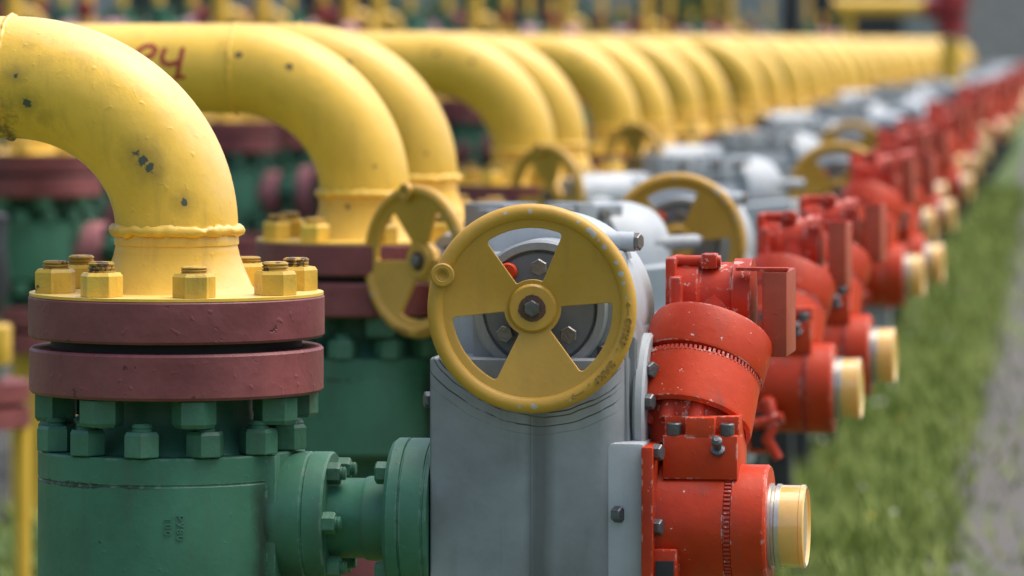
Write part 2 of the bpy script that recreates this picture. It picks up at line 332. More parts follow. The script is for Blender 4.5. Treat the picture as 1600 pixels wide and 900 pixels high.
# ------------------------------------------------------------------ pipe
PR = .096
def build_pipe(loc, rz, mat, rx, rzv, far_valve, name='elbow_pipe', detail=True, weld_z=H-.292, run=1.30):
    R = root(name, loc, rz)
    top = weld_z + rzv                       # centre line of the level run
    pts = [Vector((0, 0, weld_z-.01))]
    for i in range(33):
        a = i/32*pi/2; pts.append(Vector((-rx*(1-cos(a)), 0, weld_z + rzv*sin(a))))
    xe = -rx-run
    pts.append(Vector((-rx-run*.5, 0, top)))
    if far_valve:
        for i in range(17):
            a = pi/2 - i/16*pi/2; pts.append(Vector((xe-rx*cos(a), 0, weld_z+rzv*sin(a))))
        pts.append(Vector((xe-rx, 0, H-.39)))
    else: pts.append(Vector((xe, 0, top)))
    bm = sweep(bm_new(), pts, PR, 64 if detail else 32); obj('pipe', bm, mat, R, 60)
    # weld beads: foot of the elbow, and where it meets the level run
    n = 96 if detail else 32
    bm = bm_new(); ring = [Vector(((PR+.001)*cos(2*pi*i/n), (PR+.001)*sin(2*pi*i/n), weld_z-.002+.0025*noise.noise(Vector((i*.35, 2, 0))))) for i in range(n)]
    sweep(bm, ring, [.0085+.0025*noise.noise(Vector((i*.9, 0, 5))) for i in range(n)], 10, closed=True, wob=.005 if detail else 0); obj('weld_bead', bm, mat, R, 60)
    bm = bm_new(); ring = [Vector((-rx-.002+.002*noise.noise(Vector((i*.3, 7, 0))), (PR-.001)*cos(2*pi*i/n), top+(PR-.001)*sin(2*pi*i/n))) for i in range(n)]
    sweep(bm, ring, [(.0045 if detail else .003)+.0025*noise.noise(Vector((i*.9, 3, 5))) for i in range(n)], 8, closed=True, wob=.004 if detail else 0); obj('weld_bead', bm, mat, R, 60)
    # weld neck spreading down to the flange
    zf = H-.392
    bm = bm_new(); lathe(bm, [(0, weld_z-.006), (PR-.002, weld_z-.006), (PR+.001, weld_z-.014), (PR+.0015, weld_z-.024), (PR-.001, weld_z-.026), (PR+.002, weld_z-.038), (PR+.002, weld_z-.040), (PR+.010, weld_z-.062), (.117, zf+.012), (.124, zf+.002), (.2295, zf+.0015), (.2295, zf-.003), (0, zf-.003)], T(), 96 if detail else 40)
    obj('weld_neck', bm, mat, R, 40)
    bm = bm_new(); lathe(bm, [(0, zf-.003), (.228, zf-.003), (.231, zf-.006), (.2312, zf-.035), (.231, zf-.064), (.228, zf-.068), (0, zf-.068)], T(), 128 if detail else 40)
    fl = obj('flange', bm, M_maroon, R, 30)
    for i in range(8):
        a = -pi/2 + radians(12+45*i+9); x, y = .19*cos(a), .19*sin(a)
        if not detail and y > .12: continue
        nn = link('nut', ME['ynut'], R, (x, y, zf+.001), (0, 0, random.uniform(0, 1)))
        link('stud', ME['ystud'], nn, (random.uniform(-.001, .001), 0, .037)).scale.z = random.uniform(.75, 1.35)
    return R

# ------------------------------------------------------------------ valve
ZB = H-.74                    # height of the stem axis
def half_body(bm_body, bm_neck, sgn):
    """one half (top or bottom) of the forged body"""
def add_nuts(R, which, sgn, near):
    # hex heads under the upper maroon flange and nuts on the body ring
    for i in range(8):
        a = -pi/2 + radians(12+45*i+9); z = (H-.5465) if sgn > 0 else (2*ZB-(H-.5465))
        if not near and sin(a) > .5: continue
        link('nut', ME['gnut'], R, (.19*cos(a), .19*sin(a), z), (pi if sgn > 0 else 0, 0, random.uniform(0, 1)))
    for i in range(12):
        a = -pi/2 + radians(20+30*i+9); z = (H-.6335) if sgn > 0 else 2*ZB-(H-.6335)
        if not near and sin(a) > .5: continue
        n = link('nut', ME['bnut'], R, (-.008+.185*cos(a), .185*sin(a), z), (0 if sgn > 0 else pi, 0, random.uniform(0, 1)))
        if near: link('stud', ME['bstud'], n, (0, 0, .038))
BODY = {}
def body_meshes():
    for q, seg in (('near', 128), ('far', 40)):
        bm = bm_new(); zt = H-.635; zb = 2*ZB-zt
        lathe(bm, [(0, zt), (.200, zt), (.2025, zt-.002), (.2025, zt-.040), (.2012, zt-.0412), (.2012, zt-.043), (.2025, zt-.0445), (.2025, zb+.012), (.190, zb), (0, zb)], T(-.014), seg)
        # flat pad facing the stem
        box(bm, .10, .178, -.098, .135, ZB-.104, zt-.001, .003)
        BODY['body', q] = mesh_of('valve_body', bm, M_green, 30)
        for s in (1, -1):
            bm = bm_new(); z = lambda v: v if s > 0 else 2*ZB-v
            lathe(bm, [(0, z(zt-.001)), (.158, z(zt-.001)), (.150, z(zt+.012)), (.125, z(zt+.035)), (.118, z(zt+.06)), (.118, z(H-.546)), (0, z(H-.546))], T(), seg)
            BODY['neck' if s > 0 else 'neck2', q] = mesh_of('body_neck', bm, M_green, 50)
        bm = bm_new(); lathe(bm, [(0, H-.460), (.196, H-.460), (.196, H-.476), (0, H-.476)], T(), 48); BODY['gasket', q] = mesh_of('gasket', bm, M_black, 30)
        for s, nm in ((1, 'flange'), (-1, 'lower')):
            z = lambda v: v if s > 0 else 2*ZB-v
            bm = bm_new(); lathe(bm, [(0, z(H-.475)), (.226, z(H-.475)), (.2295, z(H-.479)), (.2295, z(H-.541)), (.226, z(H-.5455)), (0, z(H-.5455))], T(), seg)
            if s < 0: lathe(bm, [(0, z(H-.388)), (.2295, z(H-.388)), (.2295, z(H-.46)), (0, z(H-.46))], T(), seg)
            BODY[nm, q] = mesh_of('flange', bm, M_maroon, 30)
    bm = bm_new(); cyl(bm, PR, 0, 2*ZB-(H-.388), T(), 32, .001); BODY['leg'] = mesh_of('riser_pipe', bm, M_yel, 40)
body_meshes()
def add_body(R, near):
    q = 'near' if near else 'far'
    b = link('valve_body', BODY['body', q], R); link('body_neck', BODY['neck', q], R); link('body_neck', BODY['neck2', q], R); link('gasket', BODY['gasket', q], R)
    link('flange', BODY['flange', q], R); link('flange', BODY['lower', q], R); link('riser_pipe', BODY['leg'], R)
    add_nuts(R, None, 1, near)
    if not near: add_nuts(R, None, -1, near)
    return b
# stem (axis +X)
A = lambda px, ly=0: ax(px, ly)
def discp(r, x0, x1, ch=.0025): return [(0, x0), (r-ch, x0), (r, x0+ch), (r, x1-ch), (r-ch, x1), (0, x1)]
def stem_meshes(mflange, suffix):
    bm = bm_new(); lathe(bm, [(0, .13), (.098, .13), (.1025, .15), (.1025, .213), (.1005, .215), (.1005, .217), (.1025, .219), (.1025, .247), (.100, .250), (0, .250)], LX(0, 0, ZB), 96)
    BODY['sf1', suffix] = mesh_of('stem_flange', bm, mflange, 30)
    bm = bm_new(); lathe(bm, [(0, .24), (.0625, .24), (.062, .300), (.0645, .304), (.0655, .308), (.0655, .42), (0, .42)], LX(0, 0, ZB), 64)
    BODY['neckx', suffix] = mesh_of('stem_neck', bm, M_green, 40)
    bm = bm_new(); XE = A(666, -.10)-.002; X0_ = .348
    lathe(bm, [(0, X0_), (.121, X0_), (.1255, X0_+.006), (.1255, X0_+.022), (.1225, X0_+.0235), (.1225, X0_+.025), (.1255, X0_+.0265), (.1255, XE-.010), (.1235, XE-.0085), (.1235, XE-.0065), (.1255, XE-.005), (.1255, XE), (0, XE)], LX(0, 0, ZB), 96)
    BODY['sf2', suffix] = mesh_of('stem_flange', bm, mflange, 30)
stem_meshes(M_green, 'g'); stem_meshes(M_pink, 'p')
def xbolt(P, x, y, z, me='xbolt', stud=True, rx=0):
    o = link('bolt', ME[me], P, (x, y, z), (rx, pi/2, 0))
    if stud and me == 'xbolt': link('stud', ME['xstud'], o, (0, 0, .019))
    return o
def add_stem(R, near, dx=0, suf='g'):
    a = link('stem_flange', BODY['sf1', suf], R)
    n = link('stem_neck', BODY['neckx', suf], R)
    if dx: n.location.x = .30-.30*(1+dx/.1); n.scale.x = 1+dx/.1
    b = link('stem_flange', BODY['sf2', suf], R, (dx, 0, 0))
    for i in range(6):
        th = radians(180+60*i)
        y, z = .084*cos(th), .084*sin(th)
        if near or y < 0: xbolt(R, .2495, y, ZB+z)
    for i in (130, 230, 50, 310):
        th = radians(i); y, z = .100*cos(th), .100*sin(th)
        if near or y < 0:
            o = link('bolt', ME['xbolt'], R, (.3485+dx, y, ZB+z), (0, -pi/2, 0))

DISH = .022
# handwheel, built round its own centre with the axis along -Y
def wheel_meshes():
    Rr, tr = .149, .0128
    bm = bm_new(); ring = [Vector((Rr*cos(2*pi*i/128), 0, Rr*sin(2*pi*i/128))) for i in range(128)]
    sweep(bm, ring, tr, 20, closed=True)
    BODY['rim'] = mesh_of('wheel_rim', bm, M_wheel, 60)
    # dished spoke plate with three rounded sector windows, from a flat curve with holes
    cu = bpy.data.curves.new('p', 'CURVE'); cu.dimensions = '2D'; cu.fill_mode = 'BOTH'; cu.extrude = .004; cu.bevel_depth = .0012; cu.bevel_resolution = 2
    def spline(pts):
        sp = cu.splines.new('POLY'); sp.points.add(len(pts)-1); sp.use_cyclic_u = True
        for q, p in zip(sp.points, pts): q.co = (p[0], p[1], 0, 1)
    spline([(.141*cos(2*pi*i/144), .141*sin(2*pi*i/144)) for i in range(144)])
    spline([(.028*cos(2*pi*i/48), .028*sin(2*pi*i/48)) for i in range(48)])
    def corner(cr, ca, rr, t0, t1, n=6):
        cx, cy = cr*cos(ca), cr*sin(ca); return [(cx+rr*cos(t0+(t1-t0)*i/n), cy+rr*sin(t0+(t1-t0)*i/n)) for i in range(n+1)]
    for c in (radians(96), radians(215), radians(-24)):
        h = radians(29); ro, ri, rr = .1255, .043, .007; P_ = []
        b1 = c-h; b2 = c+h; do = math.asin(rr/(ro-rr)); r2 = .004; di = math.asin(r2/(ri+r2))
        P_ += corner(ro-rr, b1+do, rr, b1-pi/2, b1+do)
        P_ += [(ro*cos(b1+do+(b2-b1-2*do)*i/20), ro*sin(b1+do+(b2-b1-2*do)*i/20)) for i in range(1, 20)]
        P_ += corner(ro-rr, b2-do, rr, b2-do, b2+pi/2)
        P_ += [((ro-rr-.01-(ro-rr-ri-.02)*i/8)*cos(b2), (ro-rr-.01-(ro-rr-ri-.02)*i/8)*sin(b2)) for i in range(9)]
        P_ += corner(ri+r2, b2-di, r2, b2+pi/2, b2-di+pi)
        P_ += [(ri*cos(b2-di-(b2-b1-2*di)*i/10), ri*sin(b2-di-(b2-b1-2*di)*i/10)) for i in range(1, 10)]
        P_ += corner(ri+r2, b1+di, r2, b1+di+pi, b1+3*pi/2)
        P_ += [((ri+.014+(ro-rr-ri-.024)*i/8)*cos(b1), (ri+.014+(ro-rr-ri-.024)*i/8)*sin(b1)) for i in range(9)]
        spline(P_)
    o = bpy.data.objects.new('p', cu); COL.objects.link(o); dg = bpy.context.evaluated_depsgraph_get()
    me = bpy.data.meshes.new_from_object(o.evaluated_get(dg)); bpy.data.objects.remove(o)
    t = bmesh.new(); t.from_mesh(me); bmesh.ops.remove_doubles(t, verts=t.verts[:], dist=.00003)
    for ax_ in ((1, 0, 0), (0, 1, 0)):
        for k in range(-17, 18): bmesh.ops.bisect_plane(t, geom=t.verts[:]+t.edges[:]+t.faces[:], plane_co=Vector(ax_)*k*.008, plane_no=ax_, dist=1e-6)
    for v in t.verts: v.co = Vector((v.co.x, -v.co.z+DISH*(1-min(1, v.co.xy.length/.141))**1.0, v.co.y))
    bm = bm_new(); merge(bm, t); BODY['plate'] = mesh_of('spoke_plate', bm, M_wheel, 35)
    bm = bm_new(); lathe(bm, [(0, -.02), (.036, -.02), (.0385, .000), (.0375, .010), (.034, .0135), (.016, .0135), (.016, .012), (0, .012)], LYn(), 64); BODY['hub'] = mesh_of('hub', bm, M_wheel, 40)
    bm = bm_new(); pr = []
    lathe(bm, [(0, .012), (.021, .012), (.021, .0150), (.013, .0152), (0, .0152)], LYn(), 14, a0=.2)
    for v in bm.verts:
        if (v.co.xz.length) > .018: f = 1+.12*noise.noise(v.co*900); v.co.x *= f; v.co.z *= f
    BODY['washer'] = mesh_of('washer', bm, M_rust, 25)
    bm = bm_new(); lathe(bm, [(0, .015), (.0135, .015), (.0135, .024), (.0115, .0265), (0, .0265)], LYn(), 6, a0=.5); BODY['hbolt'] = mesh_of('hub_bolt', bm, M_steel, 20)
    bm = bm_new(); lathe(bm, [(0, 0), (.018, 0), (.0185, .0165), (.0165, .0185), (.0105, .0185), (.009, .0165), (.0075, .0165), (.006, .014), (0, .011)], LYn(-.137, -.002, .052), 32); BODY['boss'] = mesh_of('knob_boss', bm, M_wheel, 35)
    bm = bm_new(); cyl(bm, .018, -.13, -.015, LYn(), 32); BODY['shaft'] = mesh_of('shaft', bm, M_dgrey, 40)
wheel_meshes()
def text_mesh(s, size, ext=.0008, spacing=1):
    cu = bpy.data.curves.new('t', 'FONT'); cu.body = s; cu.size = size; cu.extrude = ext; cu.align_x = 'CENTER'; cu.align_y = 'CENTER'; cu.resolution_u = 3; cu.offset = size*.012
    o = bpy.data.objects.new('t', cu); COL.objects.link(o); dg = bpy.context.evaluated_depsgraph_get()
    me = bpy.data.meshes.new_from_object(o.evaluated_get(dg)); bpy.data.objects.remove(o); return me
def add_text(bm, s, size, M, ext=.0008):
    me = text_mesh(s, size, ext); t = bmesh.new(); t.from_mesh(me); bpy.data.meshes.remove(me); merge(bm, t, M)
def wheel_text():
    bm = bm_new()
    def put(ch, deg, size=.0165):
        a = radians(deg); r = .1495
        # letters stand on the front of the rim, tops outward
        M = T(r*cos(a), -.0128, r*sin(a)) @ Matrix.Rotation(-(a-pi/2), 4, 'Y') @ Matrix.Rotation(pi/2, 4, 'X')
        add_text(bm, ch, size, M, .0020)
    for k, ch in enumerate('OTKP.'): put(ch, -7.2-k*4.4)
    for k, ch in enumerate('\u0417AKP.'): put(ch, -34.0-k*4.6)
    def bar(d0, d1, w=.0009):
        n = 6; prev = None
        for i in range(n):
            a0 = radians(d0+(d1-d0)*i/n); a1 = radians(d0+(d1-d0)*(i+1)/n)
            for q in (0,):
                vs_ = [bm.verts.new((r*cos(a), y, r*sin(a))) for a in (a0, a1) for r in (.1495-w, .1495+w) for y in (-.0122, -.0142)]
                for f in ((0, 1, 3, 2), (4, 6, 7, 5), (1, 5, 7, 3), (0, 4, 5, 1), (2, 3, 7, 6), (0, 2, 6, 4)): bm.faces.new([vs_[k] for k in f])
    bar(4.5, -3.5); bar(-57, -65.5)
    for (d0, s) in ((4.5, -1), (-65.5, 1)):
        for sd in (-1, 1):
            a0 = radians(d0); a1 = radians(d0+s*2.2)
            p = [Vector((.1495*cos(a0), -.0136, .1495*sin(a0))), Vector(((.1495+sd*.0042)*cos(a1), -.0136, (.1495+sd*.0042)*sin(a1)))]
            sweep(bm, p, .0009, 6)
    return mesh_of('lettering', bm, M_letter, 20)
M_letter = paint('grimy_raised_letters', (.33, .18, .03), .5, .2, dirt=.4, bump=0)
BODY['wtext'] = wheel_text()
def add_wheel(R, c, rz, spin, text=False):
    P = link('handwheel', BODY['rim'], R); P.rotation_mode = 'XYZ'
    P.matrix_local = T(c[0], c[1], c[2]-.002) @ Matrix.Rotation(rz, 4, 'Z') @ Matrix.Rotation(spin, 4, 'Y') @ Matrix.Scale(.978, 4)
    dh = (0, DISH*.78, 0)
    link('spoke_plate', BODY['plate'], P); link('hub', BODY['hub'], P, dh); link('knob_boss', BODY['boss'], P)
    link('washer', BODY['washer'], P, dh); link('hub_bolt', BODY['hbolt'], P, dh); link('shaft', BODY['shaft'], P)
    if text: link('lettering', BODY['wtext'], P)
    return P

# gearbox facing the camera (type A)
def gearA_meshes():
    lf = -.10; xl = A(666, lf); xr = A(948, lf); zt = az(700, 561, lf); zb = ZB-.19
    xc = A(826, lf)
    bm = bm_new()
    SW = Matrix(((1, 0, 0, 0), (0, 0, 1, 0), (0, 1, 0, 0), (0, 0, 0, 1)))     # plan outline raised to the top edge, right corner well rounded
    pl = [(xl, .10), (xl, lf)] + [(xr-.022+.04*sin(t*pi/16), lf+.045-.045*cos(t*pi/16)) for t in range(0, 9)] + [(xr+.030, -.02), (xr+.032, .10)]
    prism(bm, pl, zb, zt+.002, .006, SW)
    # pedestal rising behind the wheel
    x0 = A(733, -.06); x1 = A(972, -.06)
    prism(bm, [(x0, zt-.02), (x0, zt+.085), (x0+.02, zt+.16), (x1-.02, zt+.16), (x1, zt+.10), (x1+.012, zt-.3), (x1, zt-.3)], -.062, .14, .006)
    # right flange face with the bolt column
    prism(bm, [(xr-.03, zb), (xr-.03, zt+.02), (xr+.012, zt+.075), (xr+.034, zt+.03), (xr+.037, zb)], -.040, .15, .010)
    box(bm, xc-.0012, xc+.0012, lf-.0014, lf+.01, zb, zt-.085, .0004)
    BODY['gA'] = mesh_of('gearbox', bm, M_grey, 30)
    bm = bm_new(); lathe(bm, [(xr+.0, 0)][:0] + discp(.118, xr+.028, xr+.046, .004), LX(0, .06, zt-.085), 64)
    BODY['gA_side'] = mesh_of('side_cover', bm, M_lgrey, 30)
    wx, wz = at(826, 478, -.1)
    # big shell drum behind the wheel
    dx_, dz_ = at(848, 489, .1)
    bm = bm_new(); lathe(bm, [(0, -.22), (.145, -.22), (.153, -.21), (.157, -.19), (.157, -.06), (.152, -.03), (.142, -.008), (.112, .0), (.108, .0), (0, .0)], LYn(dx_, .02, dz_), 96)
    BODY['gA_drum'] = mesh_of('gear_shell', bm, M_lgrey, 30)
    wx, wz = at(838, 482, -.07)
    bm = bm_new(); lathe(bm, [(0, -.09), (.105, -.09), (.105, -.004), (.101, .0), (.0905, .0), (.0885, -.004), (.0885, -.012), (0, -.012)], LYn(wx, -.074, wz), 96)
    # clamp lug over the ring
    box(bm, wx+.035, wx+.062, -.074, -.04, wz+.093, wz+.128, .005, T(wx, 0, wz) @ Matrix.Rotation(radians(4), 4, 'Y') @ T(-wx, 0, -wz))
    BODY['gA_ring'] = mesh_of('bearing_ring', bm, M_grey, 30)
    bm = bm_new(); lathe(bm, discp(.0862, -.03, -.006, .003), LYn(wx, -.076, wz), 96); lathe(bm, discp(.040, -.006, .03, .003), LYn(wx-.008, -.076, wz), 48)
    BODY['gA_cov'] = mesh_of('bearing_cover', bm, M_dgrey, 30)
    bm = bm_new(); lathe(bm, [(0, -.005), (.014, -.005), (.0145, .004), (.012, .0075), (0, .0085)], LYn(*((lambda p: (p[0], -.078, p[1]))(at(789, 425, -.078)))), 24)
    BODY['gA_plug'] = mesh_of('red_plug', bm, M_red, 40)
    return wx, wz, xl, xr, zt
GA = gearA_meshes()
GOFF = [0]
def add_gearA(R, near, dx):
    wx, wz, xl, xr, zt = GA
    g = link('gearbox', BODY['gA'], R, (dx, 0, 0)); link('gear_shell', BODY['gA_drum'], R, (dx, 0, 0))
    link('bearing_ring', BODY['gA_ring'], R, (dx, 0, 0)); link('bearing_cover', BODY['gA_cov'], R, (dx, 0, 0)); link('red_plug', BODY['gA_plug'], g)
    link('side_cover', BODY['gA_side'], g)
    for px, py in ((785, 522), (884, 523), (838, 418)):
        x, z = at(px, py, -.08); link('bolt', ME['cbolt'], g, (x, -.081, z), (pi/2, random.random(), 0))
    if near:
        for px, py, ly in ((910, 547, -.06), (966, 577, -.0), (955, 627, -.035), (972, 669, .01), (957, 720, -.03), (938, 803, -.094)):
            x, z = at(px, py, ly); xb = {910: xr-.016, 938: xr+.006}.get(px, xr+.0455)
            link('bolt', ME['sbolt'], g, (xb, ly, z), (random.random(), pi/2, 0))
        x, z = at(664, 620, -.02); link('bolt', ME['sbolt'], g, (xl+.001, -.075, z), (.4, -pi/2, 0))
        x, z = at(958, 377, .1)
        bm = bm_new(); lathe(bm, [(0, -.06), (.017, -.06), (.0155, .03), (0, .03)], LX(x, .09, z), 24); obj('bolt_boss', bm, M_lgrey, g, 30)
        link('bolt', ME['cbolt'], g, (x+.03, .09, z), (.3, pi/2, 0))
    return add_wheel(R, (WC[0]+dx+GOFF[0], WC[1], WC[2]), radians(5), 0, True)

# gearbox turned to the left (type B): long grey barrel, drum at its right end
def gearB_meshes():
    ang = radians(52); a = Vector((cos(ang), sin(ang), 0))     # from wheel to drum
    c0 = Vector((.166, -.30, H-.422)); M = along(c0, a)
    bm = bm_new(); lathe(bm, [(0, .085), (.050, .085), (.055, .10), (.055, .14), (.060, .15), (.064, .16), (.064, .52), (0, .52)], M, 64)
    pm_ = c0+a*.17; lathe(bm, [(0, -.30), (.045, -.30), (.068, -.285), (.075, -.26), (.075, -.02), (.06, .0), (0, .0)], T(*pm_), 40)
    BODY['gB_barrel'] = mesh_of('gear_shell', bm, M_lgrey, 30)
    bm = bm_new(); lathe(bm, [(0, .46), (.102, .46), (.107, .47), (.107, .58), (.098, .615), (.075, .633), (0, .64)], M, 72)
    BODY['gB_drum'] = mesh_of('end_drum', bm, M_lgrey, 30)
    bm = bm_new(); Mb = Matrix.Translation(c0) @ Matrix.Rotation(ang, 4, 'Z')
    box(bm, .11, .50, -.070, -.030, .040, .104, .004, Mb); box(bm, .15, .25, -.074, .05, .040, .113, .004, Mb); box(bm, .36, .41, -.076, .03, .040, .110, .004, Mb)
    lathe(bm, discp(.016, .56, .70, .002), Mb @ LX(0, -.09, .02), 24)
    BODY['gB_bar'] = mesh_of('cover_bar', bm, M_grey, 30)
    bm = bm_new(); lathe(bm, discp(.022, .03, .09, .003), M, 32); lathe(bm, discp(.03, .085, .11, .003), M, 32); BODY['gB_collar'] = mesh_of('shaft_collar', bm, M_dark, 30)
    bm = bm_new(); box(bm, .42, .62, -.09, .10, ZB-.19, H-.54, .008); prism(bm, [(.44, H-.56), (.40, H-.46), (.60, H-.44), (.60, H-.56)], -.06, .16, .006)
    BODY['gB'] = mesh_of('gearbox', bm, M_lgrey, 30)
    return c0, a, ang
GB = gearB_meshes()
def add_gearB(R, near, dx):
    c0, a, ang = GB
    g = link('gearbox', BODY['gB'], R, (dx, 0, 0))
    D = a*max(0, dx-.05)*1.3
    s = link('gear_shell', BODY['gB_barrel'], R); link('end_drum', BODY['gB_drum'], R, D); cb = link('cover_bar', BODY['gB_bar'], R, D); link('shaft_collar', BODY['gB_collar'], s)
    if dx > .1: link('gear_shell', BODY['gB_barrel'], R, D*.9)
    Mb = Matrix.Translation(c0) @ Matrix.Rotation(ang, 4, 'Z')
    for u in (.20, .34, .44):
        p = Mb @ Vector((u, -.074 if u < .3 else -.070, .085)); o = link('bolt', ME['cbolt'], cb, p, (pi/2, 0, ang))
    p = Mb @ Vector((.70, -.09, .02)); link('bolt', ME['cbolt'], cb, p, (0, pi/2, ang))
    if dx > .1: s.location.x = -.05
    W = add_wheel(R, (c0.x-(.05 if dx > .1 else 0), c0.y, c0.z), ang-pi/2+radians(0), radians(62), near)
    return W

# red actuator
CLU = {}
def act_meshes():
    zc = ZB-.002
    bm = bm_new(); x0, x1 = A(948, -.1)-.02, A(1014, -.0)
    for hw, xa, xb_ in ((.0945, x0, x1),): box(bm, xa, xb_, -hw, hw, zc-.135, zc+.132, .008)
    BODY['adapter'] = mesh_of('adapter_plate', bm, M_lgrey, 30)
    bm = bm_new(); x0 = A(1011); x1 = A(1030)
    box(bm, x0+.001, x1, -.118, .118, zc-.125, zc+.128, .004); BODY['mount'] = mesh_of('mounting_plate', bm, M_red, 30)
    # main barrel with the toothed joint
    xb = x1-.002; xe = A(1199); xr = A(1140)
    bm = bm_new(); lathe(bm, [(0, xb), (.0935, xb), (.0935, xr-.006), (.091, xr-.005), (.091, xr+.005), (.0935, xr+.006), (.0935, xe-.004), (.0905, xe), (0, xe)], LX(0, 0, zc), 96)
    box(bm, xb-.001, A(1065), -.105, -.02, zc-.13, zc-.028, .003)
    BODY['barrel'] = mesh_of('actuator_barrel', bm, M_red, 30)
    bm = bm_new(); n = 84
    for i in range(n):
        th = 2*pi*i/n; box(bm, xr-.0048, xr+.0048, -.0016, .0016, .088, .0948, 0, T(0, 0, zc) @ Matrix.Rotation(th, 4, 'X'))
    BODY['teeth'] = mesh_of('toothed_ring', bm, M_teeth, 0)
    bm = bm_new(); x2 = A(1217); r = .0655
    lathe(bm, [(0, xe-.005), (r, xe-.005), (r, xe+.004), (r-.004, xe+.006), (r-.004, xe+.009), (r-.001, xe+.011), (r-.001, x2), (0, x2)], LX(0, 0, zc), 64); BODY['collar'] = mesh_of('steel_collar', bm, M_bright, 30)
    x3 = A(1256); r = .063
    bm = bm_new(); lathe(bm, [(0, x2-.002), (r, x2-.002), (r, x3-.009), (r+.001, x3-.008), (r+.001, x3-.002), (r-.003, x3), (r-.006, x3-.003), (0, x3-.003)], LX(0, 0, zc), 64); BODY['cap'] = mesh_of('end_cap', bm, M_amber, 30)
    # nameplate
    bm = bm_new(); box(bm, A(1033), A(1061), -.1085, -.1045, zc-.12, zc-.045, .001); BODY['nplate'] = mesh_of('nameplate', bm, M_black, 30)
    # neck block carrying the inclined clutch housing
    ly = -.062; x0 = A(1030, ly); x1 = A(1147, ly); z0 = zc+.075; z1 = az(1085, 652, ly)
    bm = bm_new(); box(bm, x0, x1, ly, .07, z0, z1-.028, .003); box(bm, x0, x1, ly+.024, .07, z1-.032, z1, .003)
    box(bm, x0+.035, x1-.035, ly-.0005, ly+.026, z1-.030, z1-.0005, .002)
    BODY['neckb'] = mesh_of('neck_block', bm, M_red, 30)
    a = Vector((.10, .56, .84)).normalized(); cx, cz = at(1070, 660, .045); base = Vector((cx, .045, cz-.004)); M = along(base, a) @ Matrix.Scale(1.04, 4)
    bm = bm_new(); lathe(bm, [(0, .006), (.082, .006), (.084, -.004), (.0885, -.006), (.0945, -.002), (.0955, .003), (.0955, .077), (.092, .080), (0, .080)], M, 96)
    BODY['clutch'] = mesh_of('clutch_housing', bm, M_red, 30)
    bm = bm_new(); 
    for i in range(84):
        th = 2*pi*i/84; box(bm, .0905, .0962, -.0018, .0018, .076, .0835, 0, M @ Matrix.Rotation(th, 4, 'Z'))
    BODY['teeth2'] = mesh_of('toothed_ring', bm, M_teeth, 0)
    bm = bm_new(); M2 = along(base+a*.080+Vector((.004, 0, 0)), Vector((.20, .52, .83))) @ Matrix.Scale(1.04, 4)
    lathe(bm, [(0, -.03), (.078, -.03), (.078, .014), (.0925, .016), (.094, .020), (.094, .074), (.091, .082), (.07, .088), (0, .09)], M2, 96)
    BODY['lid'] = mesh_of('clutch_lid', bm, M_red, 30)
    bm = bm_new()
    lathe(bm, [(0, -.055), (.050, -.055), (.066, -.022), (.074, -.012), (.074, .008), (0, .008)], M, 40)
    for i in range(10):
        th = 2*pi*i/10+.15; lathe(bm, [(0, -.030), (.012, -.030), (.0135, -.026), (.0145, .008), (0, .008)], M @ Matrix.Rotation(th, 4, 'Z') @ T(.0665, 0, 0), 20)
    BODY['clubase'] = mesh_of('clutch_base', bm, M_redw, 40)
    bm = bm_new(); 
    # rear column, link and the level motor behind
    lym = .20; mz = az(1120, 458, lym); xm0 = A(1046, lym); xm1 = A(1172, lym)
    box(bm, A(990, .15), A(1062, .15), .08, .24, zc-.02, az(1000, 590, .15), .012); box(bm, A(1046, .17), A(1066, .17), .12, .24, az(1000, 600, .15), mz+.03, .008)
    box(bm, xm0-.004, xm0+.012, lym-.062, lym+.062, mz-.065, mz+.058, .004)
    lathe(bm, [(0, xm0), (.060, xm0), (.063, xm0+.01), (.063, xm0+.045), (.057, xm0+.05), (.057, xm1-.03), (.063, xm1-.028), (.063, xm1), (0, xm1)], LX(0, lym, mz-.008), 48)
    sweep(bm, [(A(1090, .1), .10, zc+.10), (A(1100, .1), .16, zc+.2), (A(1105, .1), .19, mz)], [.06, .055, .045], 24)
    lathe(bm, [(0, xm0+.01), (.009, xm0+.01), (.009, xm0+.08), (0, xm0+.08)], LX(0, lym-.03, mz+.052), 16); box(bm, xm0+.05, xm0+.075, lym-.045, lym-.01, mz+.04, mz+.064, .004)
    BODY['motor'] = mesh_of('drive_motor', bm, M_redw, 30)
    bm = bm_new(); xt0 = A(1162, lym); xt1 = A(1232, lym)
    box(bm, xt0+.032, xt1, lym-.075, lym+.07, mz-.095, mz+.038, .004)
    BODY['tbox'] = mesh_of('terminal_box', bm, M_maroonred, 30)
    bm = bm_new(); box(bm, xt0-.01, xt1+.001, lym-.072, lym-.05, mz+.0385, mz+.044, .001); BODY['tlid'] = mesh_of('box_lid', bm, M_redw, 30)
    # small levers hanging under the barrel of the front
    bm = bm_new()
    sweep(bm, [(.80, -.06, zc-.02), (.80, -.10, zc-.03), (.815, -.11, zc-.07), (.80, -.11, zc-.10), (.825, -.11, zc-.14)], [.02, .018, .014, .013, .010], 12)
    sweep(bm, [(.77, -.11, zc-.07), (.835, -.11, zc-.055)], .013, 12)
    BODY['lever'] = mesh_of('release_lever', bm, M_redw, 40)
    # socket screws, grease nipple
    bm = bm_new(); lathe(bm, [(0, 0), (.0105, 0), (.0115, .002), (.0115, .017), (.010, .019), (.006, .019), (.006, .012), (0, .012)], T(), 24); ME['socket'] = mesh_of('socket_screw', bm, M_bolt, 30)
